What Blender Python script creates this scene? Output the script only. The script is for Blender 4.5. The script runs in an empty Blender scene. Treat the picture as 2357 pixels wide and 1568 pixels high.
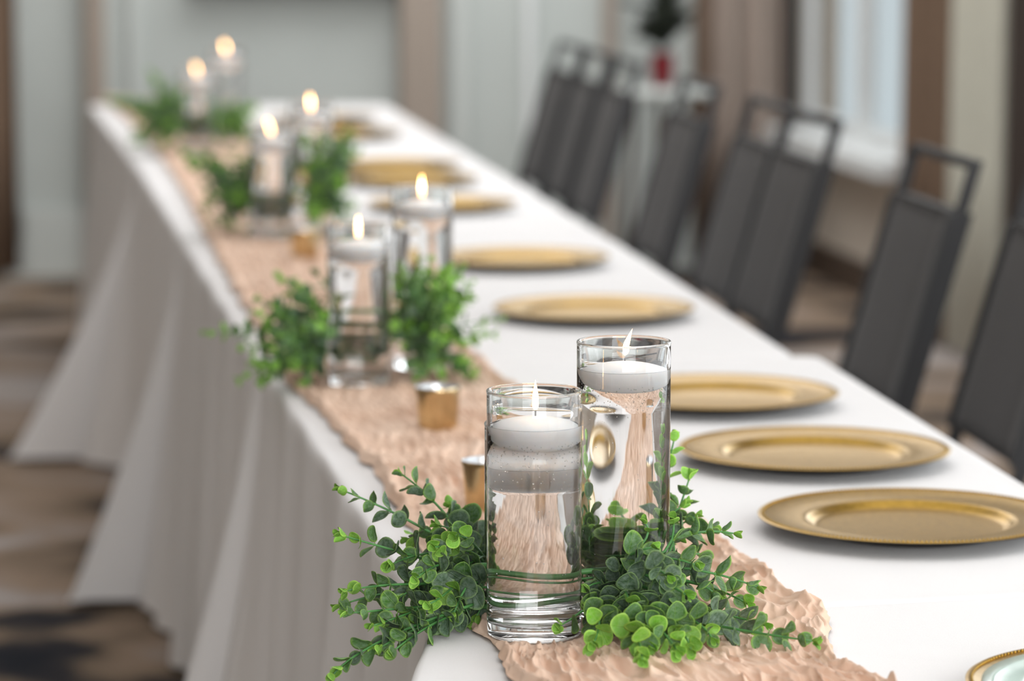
import bpy, bmesh, math, random
import numpy as np
from mathutils import Vector, Matrix, Quaternion

random.seed(7)
rng = np.random.default_rng(7)
S = bpy.context.scene
COL = S.collection
PI = math.pi

# ------------------------------------------------------------------ camera
CAM_Z = 1.44
FPX = 7800.0
PITCH = math.radians(7.44)
cam_d = bpy.data.cameras.new('camera')
cam = bpy.data.objects.new('camera', cam_d); COL.objects.link(cam)
cam.location = (0, 0, CAM_Z)
cam.rotation_euler = (PI / 2 - PITCH, 0, 0)
cam_d.sensor_width = 36
cam_d.lens = 36 * FPX / 2357
cam_d.clip_start = .05; cam_d.clip_end = 100
cam_d.dof.use_dof = True
cam_d.dof.focus_distance = 3.16
cam_d.dof.aperture_fstop = 4.2
S.camera = cam

# ------------------------------------------------------------------ world, lights, exposure
S.view_settings.view_transform = 'Standard'
S.view_settings.look = 'None'
S.view_settings.gamma = 1
S.view_settings.use_curve_mapping = False
S.view_settings.exposure = -0.12
W = bpy.data.worlds.new('world'); S.world = W; W.use_nodes = True
W.node_tree.nodes['Background'].inputs[0].default_value = (.70, .80, .84, 1)
W.node_tree.nodes['Background'].inputs[1].default_value = .85


def area(name, loc, rot, sx, sy, power, col):
    l = bpy.data.lights.new(name, 'AREA'); l.shape = 'RECTANGLE'; l.size = sx; l.size_y = sy
    l.energy = power; l.color = col
    o = bpy.data.objects.new(name, l); COL.objects.link(o); o.location = loc; o.rotation_euler = rot
    return o


# ceiling panels of the room plus an added far one (pointing down), daylight of the windows in the right wall, added fill light behind the camera
area('ceiling_area_light', (.3, 4.0, 3.1), (0, 0, 0), 2.4, 5.0, 34, (.985, .985, .99))
area('ceiling_area_light', (-.4, 9.3, 3.1), (0, 0, 0), 2.4, 4.6, 78, (.985, .985, .99))
area('window_daylight', (2.35, 3.2, 1.55), (0, math.radians(90), math.radians(8)), 1.9, 3.6, 58, (.93, .97, 1))
area('window_daylight', (1.78, 7.9, 1.55), (0, math.radians(90), math.radians(8)), 1.9, 2.6, 58, (.93, .97, 1))
area('ceiling_area_light', (.1, 12.0, 3.1), (0, 0, 0), 2.4, 1.0, 56, (.985, .985, .99))  # added over the far end to brighten the window sill and back wall
area('added_fill_light', (1.4, -2.8, 1.7), (math.radians(90), 0, 0), 3.8, 2.6, 350, (.97, .985, 1))  # unseen lamp added to lift the sides that face the camera
S.cycles.max_bounces = 16
S.cycles.transmission_bounces = 16
S.cycles.glossy_bounces = 6
S.cycles.diffuse_bounces = 6
S.cycles.transparent_max_bounces = 16
S.cycles.sample_clamp_indirect = 8
S.cycles.use_denoising = True
S.cycles.blur_glossy = .6


# ------------------------------------------------------------------ helpers
def ray(px, py):
    a = (px - 1178.5) / FPX; b = (py - 784) / FPX
    return Vector((a, math.cos(PITCH) - b * math.sin(PITCH), -math.sin(PITCH) - b * math.cos(PITCH)))


def at(px, py, z=None, Y=None):
    """point of the room that a picture point shows, on height z or at distance Y"""
    r = ray(px, py)
    t = (z - CAM_Z) / r.z if z is not None else Y / r.y
    return Vector((0, 0, CAM_Z)) + r * t


def tag(o, label=None, cat=None, group=None, kind=None):
    if label: o['label'] = label
    if cat: o['category'] = cat
    if group: o['group'] = group
    if kind: o['kind'] = kind
    return o


def empty(name, loc=(0, 0, 0), rz=0):
    o = bpy.data.objects.new(name, None); COL.objects.link(o)
    o.location = loc; o.rotation_euler = (0, 0, rz); o.empty_display_size = .05
    return o


def link(name, me, parent=None, loc=None):
    o = bpy.data.objects.new(name, me); COL.objects.link(o)
    if parent: o.parent = parent
    if loc is not None: o.location = loc
    return o


def mesh_from(name, verts, faces, mat, smooth=True):
    me = bpy.data.meshes.new(name)
    me.from_pydata([tuple(v) for v in verts], [], faces)
    me.materials.append(mat)
    if smooth: me.polygons.foreach_set('use_smooth', [True] * len(me.polygons))
    me.update()
    return me


def grid_mesh(name, P, mat, smooth=True, closed_u=False):
    """P: array (n, m, 3)"""
    n, m = P.shape[:2]
    me = bpy.data.meshes.new(name)
    V = P.reshape(-1, 3).astype(np.float32)
    ii = np.arange(n if closed_u else n - 1); jj = np.arange(m - 1)
    I, J = np.meshgrid(ii, jj, indexing='ij')
    I2 = (I + 1) % n
    F = np.stack([I * m + J, I2 * m + J, I2 * m + J + 1, I * m + J + 1], -1).reshape(-1)
    nf = len(F) // 4
    me.vertices.add(len(V)); me.vertices.foreach_set('co', V.reshape(-1))
    me.loops.add(len(F)); me.loops.foreach_set('vertex_index', F.astype(np.int32))
    me.polygons.add(nf)
    me.polygons.foreach_set('loop_start', np.arange(nf, dtype=np.int32) * 4)
    me.update(calc_edges=True)
    me.validate()
    if smooth: me.polygons.foreach_set('use_smooth', [True] * nf)
    me.materials.append(mat)
    return me


def lathe(name, prof, mat, seg=64, smooth=True, cap=False):
    """profile list of (r, z); r = 0 ends close the shape"""
    verts = []; faces = []; idx = []
    for r, z in prof:
        if r < 1e-6:
            idx.append([len(verts)]); verts.append((0, 0, z))
        else:
            idx.append(list(range(len(verts), len(verts) + seg)))
            verts += [(r * math.cos(2 * PI * k / seg), r * math.sin(2 * PI * k / seg), z) for k in range(seg)]
    for a, b in zip(idx, idx[1:]):
        for k in range(seg):
            k2 = (k + 1) % seg
            if len(a) == 1 and len(b) == 1: continue
            if len(a) == 1: faces.append((a[0], b[k2], b[k]))
            elif len(b) == 1: faces.append((a[k], a[k2], b[0]))
            else: faces.append((a[k], a[k2], b[k2], b[k]))
    me = mesh_from(name, verts, faces, mat, smooth)
    bm = bmesh.new(); bm.from_mesh(me); bmesh.ops.recalc_face_normals(bm, faces=bm.faces); bm.to_mesh(me); bm.free()
    return me


def arc(cx, cz, r, a0, a1, n):
    return [(cx + r * math.cos(math.radians(a0 + (a1 - a0) * k / n)), cz + r * math.sin(math.radians(a0 + (a1 - a0) * k / n))) for k in range(n + 1)]


def add_box(bm, lo, hi, M=None, bevel=0):
    r = bmesh.ops.create_cube(bm, size=1)
    vs = r['verts']
    c = [(a + b) / 2 for a, b in zip(lo, hi)]; s = [abs(b - a) for a, b in zip(lo, hi)]
    for v in vs:
        v.co = Vector((c[0] + v.co.x * s[0], c[1] + v.co.y * s[1], c[2] + v.co.z * s[2]))
    if bevel:
        es = list({e for v in vs for e in v.link_edges})
        rb = bmesh.ops.bevel(bm, geom=es, offset=bevel, segments=2, affect='EDGES')
        vs = list({v for f in rb['faces'] for v in f.verts} | {v for v in vs if v.is_valid})
    if M is not None:
        for v in vs: v.co = M @ v.co
    return vs


def box_obj(name, lo, hi, mat, parent=None, M=None, bevel=0):
    bm = bmesh.new(); add_box(bm, lo, hi, M, bevel)
    me = bpy.data.meshes.new(name); bm.to_mesh(me); bm.free(); me.materials.append(mat)
    return link(name, me, parent)


def tube_arrays(pts, radii, seg=6):
    pts = [Vector(p) for p in pts]
    V = []; F = []
    up = Vector((0, 0, 1)); prev = None
    for i, p in enumerate(pts):
        t = (pts[min(i + 1, len(pts) - 1)] - pts[max(i - 1, 0)]).normalized()
        if prev is None:
            n = t.cross(up)
            if n.length < 1e-3: n = t.cross(Vector((1, 0, 0)))
        else: n = prev - t * prev.dot(t)
        n.normalize(); prev = n; b = t.cross(n)
        r = radii[i] if hasattr(radii, '__len__') else radii
        for k in range(seg):
            a = 2 * PI * k / seg
            V.append(p + n * (r * math.cos(a)) + b * (r * math.sin(a)))
    m = len(pts)
    for i in range(m - 1):
        for k in range(seg):
            k2 = (k + 1) % seg
            F.append((i * seg + k, i * seg + k2, (i + 1) * seg + k2, (i + 1) * seg + k))
    F.append(tuple(range(seg))[::-1]); F.append(tuple((m - 1) * seg + k for k in range(seg)))
    return V, F


def bez(p0, p1, p2, p3, n):
    out = []
    for i in range(n + 1):
        t = i / n; u = 1 - t
        out.append(p0 * u ** 3 + p1 * 3 * u * u * t + p2 * 3 * u * t * t + p3 * t ** 3)
    return out


VLIST = []      # vases (x, y, radius, height): leaves and stems keep out of them


# numpy gradient noise
_perm = rng.permutation(512); _perm = np.concatenate([_perm, _perm, _perm])
_ga = rng.random(512) * 2 * PI


def pnoise(x, y, seed=0):
    x = np.asarray(x, float); y = np.asarray(y, float)
    xi = np.floor(x).astype(int); yi = np.floor(y).astype(int); xf = x - xi; yf = y - yi
    u = xf ** 3 * (xf * (xf * 6 - 15) + 10); v = yf ** 3 * (yf * (yf * 6 - 15) + 10)

    def g(ix, iy, dx, dy):
        h = _perm[(_perm[(ix + seed * 17) & 511] + iy) & 511]
        a = _ga[h]
        return np.cos(a) * dx + np.sin(a) * dy
    n00 = g(xi, yi, xf, yf); n10 = g(xi + 1, yi, xf - 1, yf)
    n01 = g(xi, yi + 1, xf, yf - 1); n11 = g(xi + 1, yi + 1, xf - 1, yf - 1)
    return ((n00 * (1 - u) + n10 * u) * (1 - v) + (n01 * (1 - u) + n11 * u) * v) * 1.5


# ------------------------------------------------------------------ materials
def mat_new(name):
    m = bpy.data.materials.new(name); m.use_nodes = True
    nt = m.node_tree; b = nt.nodes['Principled BSDF']
    return m, nt, b


def srgb(r, g, b):
    f = lambda c: (c / 255 / 12.92) if c / 255 <= .04045 else ((c / 255 + .055) / 1.055) ** 2.4
    return (f(r), f(g), f(b), 1)


def simple(name, col, rough=.6, metal=0, noise=None, bump=0, sheen=0, spec=.5, sss=0):
    m, nt, b = mat_new(name)
    b.inputs['Base Color'].default_value = col
    b.inputs['Roughness'].default_value = rough
    b.inputs['Metallic'].default_value = metal
    b.inputs['Specular IOR Level'].default_value = spec
    if sheen: b.inputs['Sheen Weight'].default_value = sheen
    if sss:
        b.inputs['Subsurface Weight'].default_value = sss
        b.inputs['Subsurface Radius'].default_value = (.07, .058, .050)
        b.inputs['Subsurface Scale'].default_value = 1
    if noise:
        scale, amt = noise
        tc = nt.nodes.new('ShaderNodeTexCoord'); n = nt.nodes.new('ShaderNodeTexNoise')
        n.inputs['Scale'].default_value = scale; n.inputs['Detail'].default_value = 5
        nt.links.new(tc.outputs['Object'], n.inputs['Vector'])
        mx = nt.nodes.new('ShaderNodeMixRGB'); mx.blend_type = 'MULTIPLY'; mx.inputs[0].default_value = 1
        mx.inputs[1].default_value = col
        rp = nt.nodes.new('ShaderNodeValToRGB')
        rp.color_ramp.elements[0].position = .3; rp.color_ramp.elements[0].color = (1 - amt,) * 3 + (1,)
        rp.color_ramp.elements[1].position = .7; rp.color_ramp.elements[1].color = (1 + amt * .3,) * 3 + (1,)
        nt.links.new(n.outputs['Fac'], rp.inputs[0]); nt.links.new(rp.outputs[0], mx.inputs[2])
        nt.links.new(mx.outputs[0], b.inputs['Base Color'])
        if bump:
            bp = nt.nodes.new('ShaderNodeBump'); bp.inputs['Strength'].default_value = bump
            bp.inputs['Distance'].default_value = .002
            nt.links.new(n.outputs['Fac'], bp.inputs['Height']); nt.links.new(bp.outputs[0], b.inputs['Normal'])
    return m


M_cloth = simple('white_linen', (.785, .768, .766, 1), .85, noise=(900, .04), bump=.12, sheen=.15, spec=.2)
M_runner = None
M_wall = simple('pale_wall_paint', srgb(186, 192, 189), .8, noise=(3, .05))
M_wall_b = simple('taupe_wall_paint', srgb(200, 189, 176), .8, noise=(3, .05))
M_ceil = simple('ceiling_paint', (.8, .8, .79, 1), .9)
M_white_trim = simple('white_trim_paint', srgb(225, 228, 228), .5)
M_pale_trim = simple('pale_trim_paint', srgb(192, 197, 194), .6)
M_base = simple('dark_wood_base', srgb(78, 62, 50), .5, noise=(6, .2))
M_pilaster = simple('rosy_brown_pilaster', srgb(156, 144, 133), .7)
M_cur_taupe = simple('taupe_curtain', srgb(160, 146, 136), .9, noise=(20, .06))
M_cur_brown = simple('brown_curtain', srgb(122, 100, 82), .9, noise=(20, .08))
M_cur_cream = simple('cream_curtain', srgb(206, 204, 190), .9, noise=(20, .05))
M_cur_dark = simple('dark_curtain', srgb(70, 60, 54), .9, noise=(20, .08))
M_chair_fab = simple('charcoal_upholstery', srgb(56, 52, 50), .95, noise=(120, .25), bump=.4, sheen=.1, spec=.2)
M_chair_frame = simple('dark_metal_frame', srgb(24, 23, 25), .6, metal=0)
M_seat = simple('blue_grey_upholstery', srgb(72, 79, 90), .95, noise=(60, .3), spec=.2)
M_wax = simple('white_wax', (.985, .955, .945, 1), .45, sss=1)
M_wick = simple('burnt_wick', (.02, .016, .014, 1), .9)
M_red = simple('red_glaze', (.16, .003, .008, 1), .3)
M_darkleaf = simple('dark_plant_leaf', (.012, .018, .008, 1), .6)
M_screen = simple('dark_screen', (.02, .021, .02, 1), .3)
M_sticker = simple('white_sticker', (.8, .8, .8, 1), .6)
M_ink = simple('grey_ink', (.2, .22, .22, 1), .6)
M_mint_reflection = simple('mint_reflection_tint', (.60, .74, .68, 1), .16, noise=(18, .25))  # window reflection in the gold charger, put in as mottled mint colour


def gold(name, col, rough, nscale=140, bump=.15):
    m, nt, b = mat_new(name)
    b.inputs['Metallic'].default_value = 1
    tc = nt.nodes.new('ShaderNodeTexCoord'); n = nt.nodes.new('ShaderNodeTexNoise')
    n.inputs['Scale'].default_value = nscale; n.inputs['Detail'].default_value = 4
    nt.links.new(tc.outputs['Object'], n.inputs['Vector'])
    rp = nt.nodes.new('ShaderNodeValToRGB')
    rp.color_ramp.elements[0].position = .25; rp.color_ramp.elements[0].color = tuple(c * .72 for c in col[:3]) + (1,)
    rp.color_ramp.elements[1].position = .75; rp.color_ramp.elements[1].color = col
    nt.links.new(n.outputs['Fac'], rp.inputs[0]); nt.links.new(rp.outputs[0], b.inputs['Base Color'])
    b.inputs['Roughness'].default_value = rough
    bp = nt.nodes.new('ShaderNodeBump'); bp.inputs['Strength'].default_value = bump; bp.inputs['Distance'].default_value = .0006
    nt.links.new(n.outputs['Fac'], bp.inputs['Height']); nt.links.new(bp.outputs[0], b.inputs['Normal'])
    return m


M_gold = gold('antique_gold', (.43, .26, .052, 1), .31)
M_votive = gold('mercury_gold', (.70, .53, .29, 1), .2, 60, .3)
M_silver = simple('silver_lining', (.6, .61, .63, 1), .3, metal=1)
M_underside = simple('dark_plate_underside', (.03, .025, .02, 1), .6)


def glass(name, ior, col):
    m = bpy.data.materials.new(name); m.use_nodes = True; nt = m.node_tree
    nt.nodes.clear()
    o = nt.nodes.new('ShaderNodeOutputMaterial'); g = nt.nodes.new('ShaderNodeBsdfGlass')
    g.inputs['IOR'].default_value = ior; g.inputs['Roughness'].default_value = 0; g.inputs['Color'].default_value = col
    nt.links.new(g.outputs[0], o.inputs[0])
    return m


M_glass = glass('clear_glass', 1.48, (1, 1, 1, 1))
M_water = glass('water', 1.33, (1, 1, 1, 1))
M_bubble = glass('air_bubble', .76, (1, 1, 1, 1))
M_pane = glass('window_pane', 1.02, (1, 1, 1, 1))


def flame_mat():
    m = bpy.data.materials.new('candle_flame'); m.use_nodes = True; nt = m.node_tree; nt.nodes.clear()
    o = nt.nodes.new('ShaderNodeOutputMaterial'); e = nt.nodes.new('ShaderNodeEmission')
    tc = nt.nodes.new('ShaderNodeTexCoord'); sp = nt.nodes.new('ShaderNodeSeparateXYZ'); rp = nt.nodes.new('ShaderNodeValToRGB')
    nt.links.new(tc.outputs['Generated'], sp.inputs[0]); nt.links.new(sp.outputs['Z'], rp.inputs[0])
    el = rp.color_ramp.elements
    el[0].color = (1, .42, .12, 1); el[1].color = (1, .5, .16, 1)
    a = el.new(.3); a.color = (1, .62, .28, 1)
    nt.links.new(rp.outputs[0], e.inputs[0]); e.inputs[1].default_value = 26
    nt.links.new(e.outputs[0], o.inputs[0])
    return m


M_flame = flame_mat()


def runner_mat():
    m, nt, b = mat_new('crinkled_gauze')
    tc = nt.nodes.new('ShaderNodeTexCoord'); n = nt.nodes.new('ShaderNodeTexNoise')
    n.inputs['Scale'].default_value = 9; n.inputs['Detail'].default_value = 6
    nt.links.new(tc.outputs['Object'], n.inputs['Vector'])
    rp = nt.nodes.new('ShaderNodeValToRGB')
    rp.color_ramp.elements[0].position = .3; rp.color_ramp.elements[0].color = srgb(217, 183, 160)
    rp.color_ramp.elements[1].position = .7; rp.color_ramp.elements[1].color = srgb(230, 202, 182)
    nt.links.new(n.outputs['Fac'], rp.inputs[0]); nt.links.new(rp.outputs[0], b.inputs['Base Color'])
    b.inputs['Roughness'].default_value = .9; b.inputs['Specular IOR Level'].default_value = .1
    n2 = nt.nodes.new('ShaderNodeTexNoise'); n2.inputs['Scale'].default_value = 260; n2.inputs['Detail'].default_value = 3
    nt.links.new(tc.outputs['Object'], n2.inputs['Vector'])
    bp = nt.nodes.new('ShaderNodeBump'); bp.inputs['Strength'].default_value = .35; bp.inputs['Distance'].default_value = .0012
    nt.links.new(n2.outputs['Fac'], bp.inputs['Height']); nt.links.new(bp.outputs[0], b.inputs['Normal'])
    b.inputs['Subsurface Weight'].default_value = .08
    b.inputs['Subsurface Radius'].default_value = (.006, .004, .003); b.inputs['Subsurface Scale'].default_value = 1
    return m


M_runner = runner_mat()


def carpet_mat():
    m, nt, b = mat_new('wavy_patterned_carpet')
    tc = nt.nodes.new('ShaderNodeTexCoord'); mp = nt.nodes.new('ShaderNodeMapping')
    mp.inputs['Scale'].default_value = (.9, 1.15, 1); mp.inputs['Location'].default_value = (.3, .62, 0)
    nt.links.new(tc.outputs['Object'], mp.inputs[0])
    n = nt.nodes.new('ShaderNodeTexNoise'); n.inputs['Scale'].default_value = 1.1; n.inputs['Detail'].default_value = 3
    n.inputs['Distortion'].default_value = 1.2
    nt.links.new(mp.outputs[0], n.inputs['Vector'])
    rp = nt.nodes.new('ShaderNodeValToRGB'); r = rp.color_ramp
    r.elements[0].position = .30; r.elements[0].color = srgb(34, 36, 42)
    r.elements[1].position = .70; r.elements[1].color = srgb(176, 172, 170)
    for p, c in ((.40, srgb(52, 50, 52)), (.45, srgb(112, 98, 84)), (.53, srgb(142, 124, 108)), (.6, srgb(150, 140, 134))):
        e = r.elements.new(p); e.color = c
    nt.links.new(n.outputs['Fac'], rp.inputs[0])
    f = nt.nodes.new('ShaderNodeTexNoise'); f.inputs['Scale'].default_value = 90
    nt.links.new(tc.outputs['Object'], f.inputs['Vector'])
    mx = nt.nodes.new('ShaderNodeMixRGB'); mx.blend_type = 'OVERLAY'; mx.inputs[0].default_value = .35
    nt.links.new(rp.outputs[0], mx.inputs[1]); nt.links.new(f.outputs['Fac'], mx.inputs[2])
    nt.links.new(mx.outputs[0], b.inputs['Base Color'])
    b.inputs['Roughness'].default_value = 1; b.inputs['Specular IOR Level'].default_value = .1
    return m


M_carpet = carpet_mat()


def leaf_mat(name, mid, edge, dust):
    """leaf blade: coloured centre, paler margin, a dusty bloom and veins"""
    m, nt, b = mat_new(name)
    tc = nt.nodes.new('ShaderNodeTexCoord'); N = nt.nodes.new; L = nt.links.new
    mp = N('ShaderNodeMapping'); mp.inputs['Location'].default_value = (0, -.5, 0)
    L(tc.outputs['Object'], mp.inputs[0])
    ln = N('ShaderNodeVectorMath'); ln.operation = 'LENGTH'; L(mp.outputs[0], ln.inputs[0])
    rr = N('ShaderNodeMapRange'); rr.inputs['From Min'].default_value = .36; rr.inputs['From Max'].default_value = .50
    L(ln.outputs['Value'], rr.inputs['Value'])
    oi = N('ShaderNodeObjectInfo')
    n = N('ShaderNodeTexNoise'); n.inputs['Scale'].default_value = 4.5; n.inputs['Detail'].default_value = 8; n.inputs['Roughness'].default_value = .68; n.noise_dimensions = '4D'
    L(tc.outputs['Object'], n.inputs['Vector'])
    ml = N('ShaderNodeMath'); ml.operation = 'MULTIPLY'; ml.inputs[1].default_value = 37; L(oi.outputs['Random'], ml.inputs[0]); L(ml.outputs[0], n.inputs['W'])
    rp = N('ShaderNodeValToRGB'); rp.color_ramp.elements[0].position = .36; rp.color_ramp.elements[1].position = .66
    L(n.outputs['Fac'], rp.inputs[0])
    m1 = N('ShaderNodeMixRGB'); m1.inputs[1].default_value = mid; m1.inputs[2].default_value = dust; L(rp.outputs[0], m1.inputs[0])
    # veins: wave bands fanning from the midrib
    sp = N('ShaderNodeSeparateXYZ'); L(tc.outputs['Object'], sp.inputs[0])
    ab = N('ShaderNodeMath'); ab.operation = 'ABSOLUTE'; L(sp.outputs['X'], ab.inputs[0])
    sb = N('ShaderNodeMath'); sb.operation = 'MULTIPLY_ADD'; sb.inputs[1].default_value = -1.0; L(ab.outputs[0], sb.inputs[0]); L(sp.outputs['Y'], sb.inputs[2])
    sn = N('ShaderNodeMath'); sn.operation = 'MULTIPLY'; sn.inputs[1].default_value = 34; L(sb.outputs[0], sn.inputs[0])
    s2 = N('ShaderNodeMath'); s2.operation = 'SINE'; L(sn.outputs[0], s2.inputs[0])
    v1 = N('ShaderNodeMapRange'); v1.inputs['From Min'].default_value = .86; v1.inputs['From Max'].default_value = 1; L(s2.outputs[0], v1.inputs['Value'])
    v2 = N('ShaderNodeMapRange'); v2.inputs['From Min'].default_value = .03; v2.inputs['From Max'].default_value = .01; L(ab.outputs[0], v2.inputs['Value'])
    vm = N('ShaderNodeMath'); vm.operation = 'MAXIMUM'; L(v1.outputs[0], vm.inputs[0]); L(v2.outputs[0], vm.inputs[1])
    vs = N('ShaderNodeMath'); vs.operation = 'MULTIPLY'; vs.inputs[1].default_value = .16; L(vm.outputs[0], vs.inputs[0])
    m3 = N('ShaderNodeMixRGB'); m3.inputs[2].default_value = edge; L(vs.outputs[0], m3.inputs[0]); L(m1.outputs[0], m3.inputs[1])
    m2 = N('ShaderNodeMixRGB'); m2.inputs[2].default_value = edge; L(m3.outputs[0], m2.inputs[1])
    em = N('ShaderNodeMath'); em.operation = 'MULTIPLY'; em.inputs[1].default_value = .75; L(rr.outputs[0], em.inputs[0]); L(em.outputs[0], m2.inputs[0])
    hs = N('ShaderNodeHueSaturation'); L(m2.outputs[0], hs.inputs['Color'])
    hr = N('ShaderNodeMapRange'); hr.inputs['To Min'].default_value = .75; hr.inputs['To Max'].default_value = 1.3; L(oi.outputs['Random'], hr.inputs['Value'])
    L(hr.outputs[0], hs.inputs['Value'])
    L(hs.outputs[0], b.inputs['Base Color'])
    b.inputs['Roughness'].default_value = .5; b.inputs['Specular IOR Level'].default_value = .35
    bp = N('ShaderNodeBump'); bp.inputs['Strength'].default_value = .4; bp.inputs['Distance'].default_value = .02
    L(vm.outputs[0], bp.inputs['Height']); L(bp.outputs[0], b.inputs['Normal'])
    tr = N('ShaderNodeBsdfTranslucent'); L(hs.outputs[0], tr.inputs[0])
    mxs = N('ShaderNodeMixShader'); mxs.inputs[0].default_value = .22
    out = nt.nodes['Material Output']
    L(b.outputs[0], mxs.inputs[1]); L(tr.outputs[0], mxs.inputs[2]); L(mxs.outputs[0], out.inputs[0])
    return m


LM = [leaf_mat('dark_eucalyptus_leaf', (.036, .088, .030, 1), (.24, .38, .12, 1), (.20, .275, .21, 1)),
      leaf_mat('green_eucalyptus_leaf', (.06, .17, .025, 1), (.32, .54, .09, 1), (.19, .30, .17, 1)),
      leaf_mat('lime_eucalyptus_leaf', (.17, .42, .030, 1), (.46, .70, .12, 1), (.27, .48, .12, 1))]
M_stem = simple('green_stem', (.08, .25, .065, 1), .5, noise=(60, .3))
M_stem_b = simple('stem_joint', (.06, .12, .06, 1), .5, noise=(60, .3))

# ------------------------------------------------------------------ the room
O_ = Vector((1.13, 13.3, 0)); A_ = Vector((.1386, -.9903, 0)); B_ = Vector((-.9903, -.1386, 0))
MR = Matrix(((A_.x, -A_.y * -1 * -1, 0, O_.x), (A_.y, A_.x, 0, O_.y), (0, 0, 1, 0), (0, 0, 0, 1)))
# right wall frame: local x runs towards the camera along the wall, local y points out of the room
MR = Matrix(((A_.x, .9903, 0, O_.x), (A_.y, .1386, 0, O_.y), (0, 0, 1, 0), (0, 0, 0, 1)))
# back wall frame: local x runs left along the wall, local y points out of the room
MB = Matrix(((B_.x, -A_.x, 0, O_.x), (B_.y, -A_.y, 0, O_.y), (0, 0, 1, 0), (0, 0, 0, 1)))
CEIL = 3.2


def bs(px):
    k = (px - 1178.5) / FPX
    return (1.13 - 13.3 * k) / (.9903 - .1386 * k)


def rs(px):
    k = (px - 1178.5) / FPX
    # k (13.3 - .9903 s) = 1.13 + .1386 s
    return (13.3 * k - 1.13) / (.1386 + .9903 * k)


fl = box_obj('floor', (-6.3, -3.2, -.1), (4.2, 14.2, 0), M_carpet); tag(fl, kind='structure')
ce = box_obj('ceiling', (-6.3, -3.2, CEIL), (4.2, 14.2, CEIL + .1), M_ceil); tag(ce, kind='structure')
wb = box_obj('wall_back', (-.15, 0, 0), (7.6, .15, CEIL), M_wall, M=MB); tag(wb, kind='structure')
wl = box_obj('wall_left', (-6.2, -3.1, 0), (-6.05, 12.4, CEIL), M_wall_b); tag(wl, kind='structure')
wf = box_obj('wall_front', (-6.2, -3.15, 0), (4.1, -3, CEIL), M_wall); tag(wf, kind='structure')

wins = [(.03, rs(2130), .56, 2.7), (4.0, 6.8, .56, 2.7), (8.4, 12.2, .56, 2.7)]
bm = bmesh.new(); s = 0
for (a, b, z0, z1) in wins:
    add_box(bm, (s, 0, 0), (a, .15, CEIL), MR)
    add_box(bm, (a, 0, 0), (b, .15, z0), MR); add_box(bm, (a, 0, z1), (b, .15, CEIL), MR)
    s = b
add_box(bm, (s, 0, 0), (17, .15, CEIL), MR)
me = bpy.data.meshes.new('wall_right'); bm.to_mesh(me); bm.free(); me.materials.append(M_wall_b)
tag(link('wall_right', me), kind='structure')
for i, (a, b, z0, z1) in enumerate(wins):
    bm = bmesh.new()
    for (lo, hi) in (((a, .01, z0), (a + .06, .05, z1)), ((b - .06, .01, z0), (b, .05, z1)), ((a, .01, z1 - .06), (b, .05, z1)), ((a, .01, z0), (b, .05, z0 + .06)), (((a + b) / 2 - .05, .0, z0), ((a + b) / 2 + .05, .05, z1))):
        add_box(bm, lo, hi, MR)
    me = bpy.data.meshes.new('window_%d' % (i + 1)); bm.to_mesh(me); bm.free(); me.materials.append(M_white_trim)
    w = tag(link('window_%d' % (i + 1), me), kind='structure')
    box_obj('sill', (a - .02, -.16, z0 - .06), (b + .02, .03, z0), M_white_trim, w, MR)
    for (p, q) in ((a + .06, (a + b) / 2 - .05), ((a + b) / 2 + .05, b - .06)):
        box_obj('pane', (p, .028, z0 + .06), (q, .034, z1 - .06), M_pane, w, MR)
bbm = box_obj('baseboard_right', (0, -.02, 0), (16, 0, .13), M_base, M=MR); tag(bbm, kind='structure')
b2 = box_obj('baseboard_back', (bs(1400), -.02, 0), (7.5, 0, .14), M_pale_trim, M=MB); tag(b2, kind='structure')


def strip(n, px0, px1, depth, mat, z0=0, z1=CEIL - .01):
    o = box_obj('trim_%d' % n, (bs(px1), -depth, z0), (bs(px0), 0, z1), mat, M=MB, bevel=.008); tag(o, kind='structure')


strip(1, 196, 245, .07, M_pilaster)
strip(2, 296, 322, .03, M_pale_trim)
strip(3, 915, 1010, .12, M_pilaster)
strip(4, 1035, 1075, .05, M_pale_trim)
strip(5, 1205, 1225, .05, M_white_trim)
strip(6, 1385, 1415, .05, M_pilaster)
strip(7, 48, 190, .03, M_pale_trim, 0, .27)
strip(8, 1445, 1475, .04, M_pale_trim)
scr = box_obj('wall_screen', (bs(960), -.1, 1.085), (bs(440), -.02, 1.9), M_screen, M=MB, bevel=.01)
tag(scr, 'dark wall panel whose lower edge shows along the top of the grey back wall', 'screen')


def curtain(px0, px1, mat, frame, sf, label, z0=.03, z1=2.95, depth=.05, folds=None, off=-.07):
    a, b = sf(px0), sf(px1)
    if a > b: a, b = b, a
    n = max(24, int((b - a) / .012)); f = folds or (b - a) / .11
    P = np.zeros((n, 6, 3))
    for i in range(n):
        t = i / (n - 1)
        for j in range(6):
            v = Vector((a + (b - a) * t, off + depth * (.5 + .5 * j / 5) * math.sin(2 * PI * f * t + .4 * math.sin(7 * t)), z1 + (z0 - z1) * j / 5))
            P[i, j] = frame @ v
    me = grid_mesh('curtain', P, mat)
    o = link('curtain', me)
    md = o.modifiers.new('s', 'SOLIDIFY'); md.thickness = .004
    tag(o, label, 'curtain')
    return o


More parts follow.
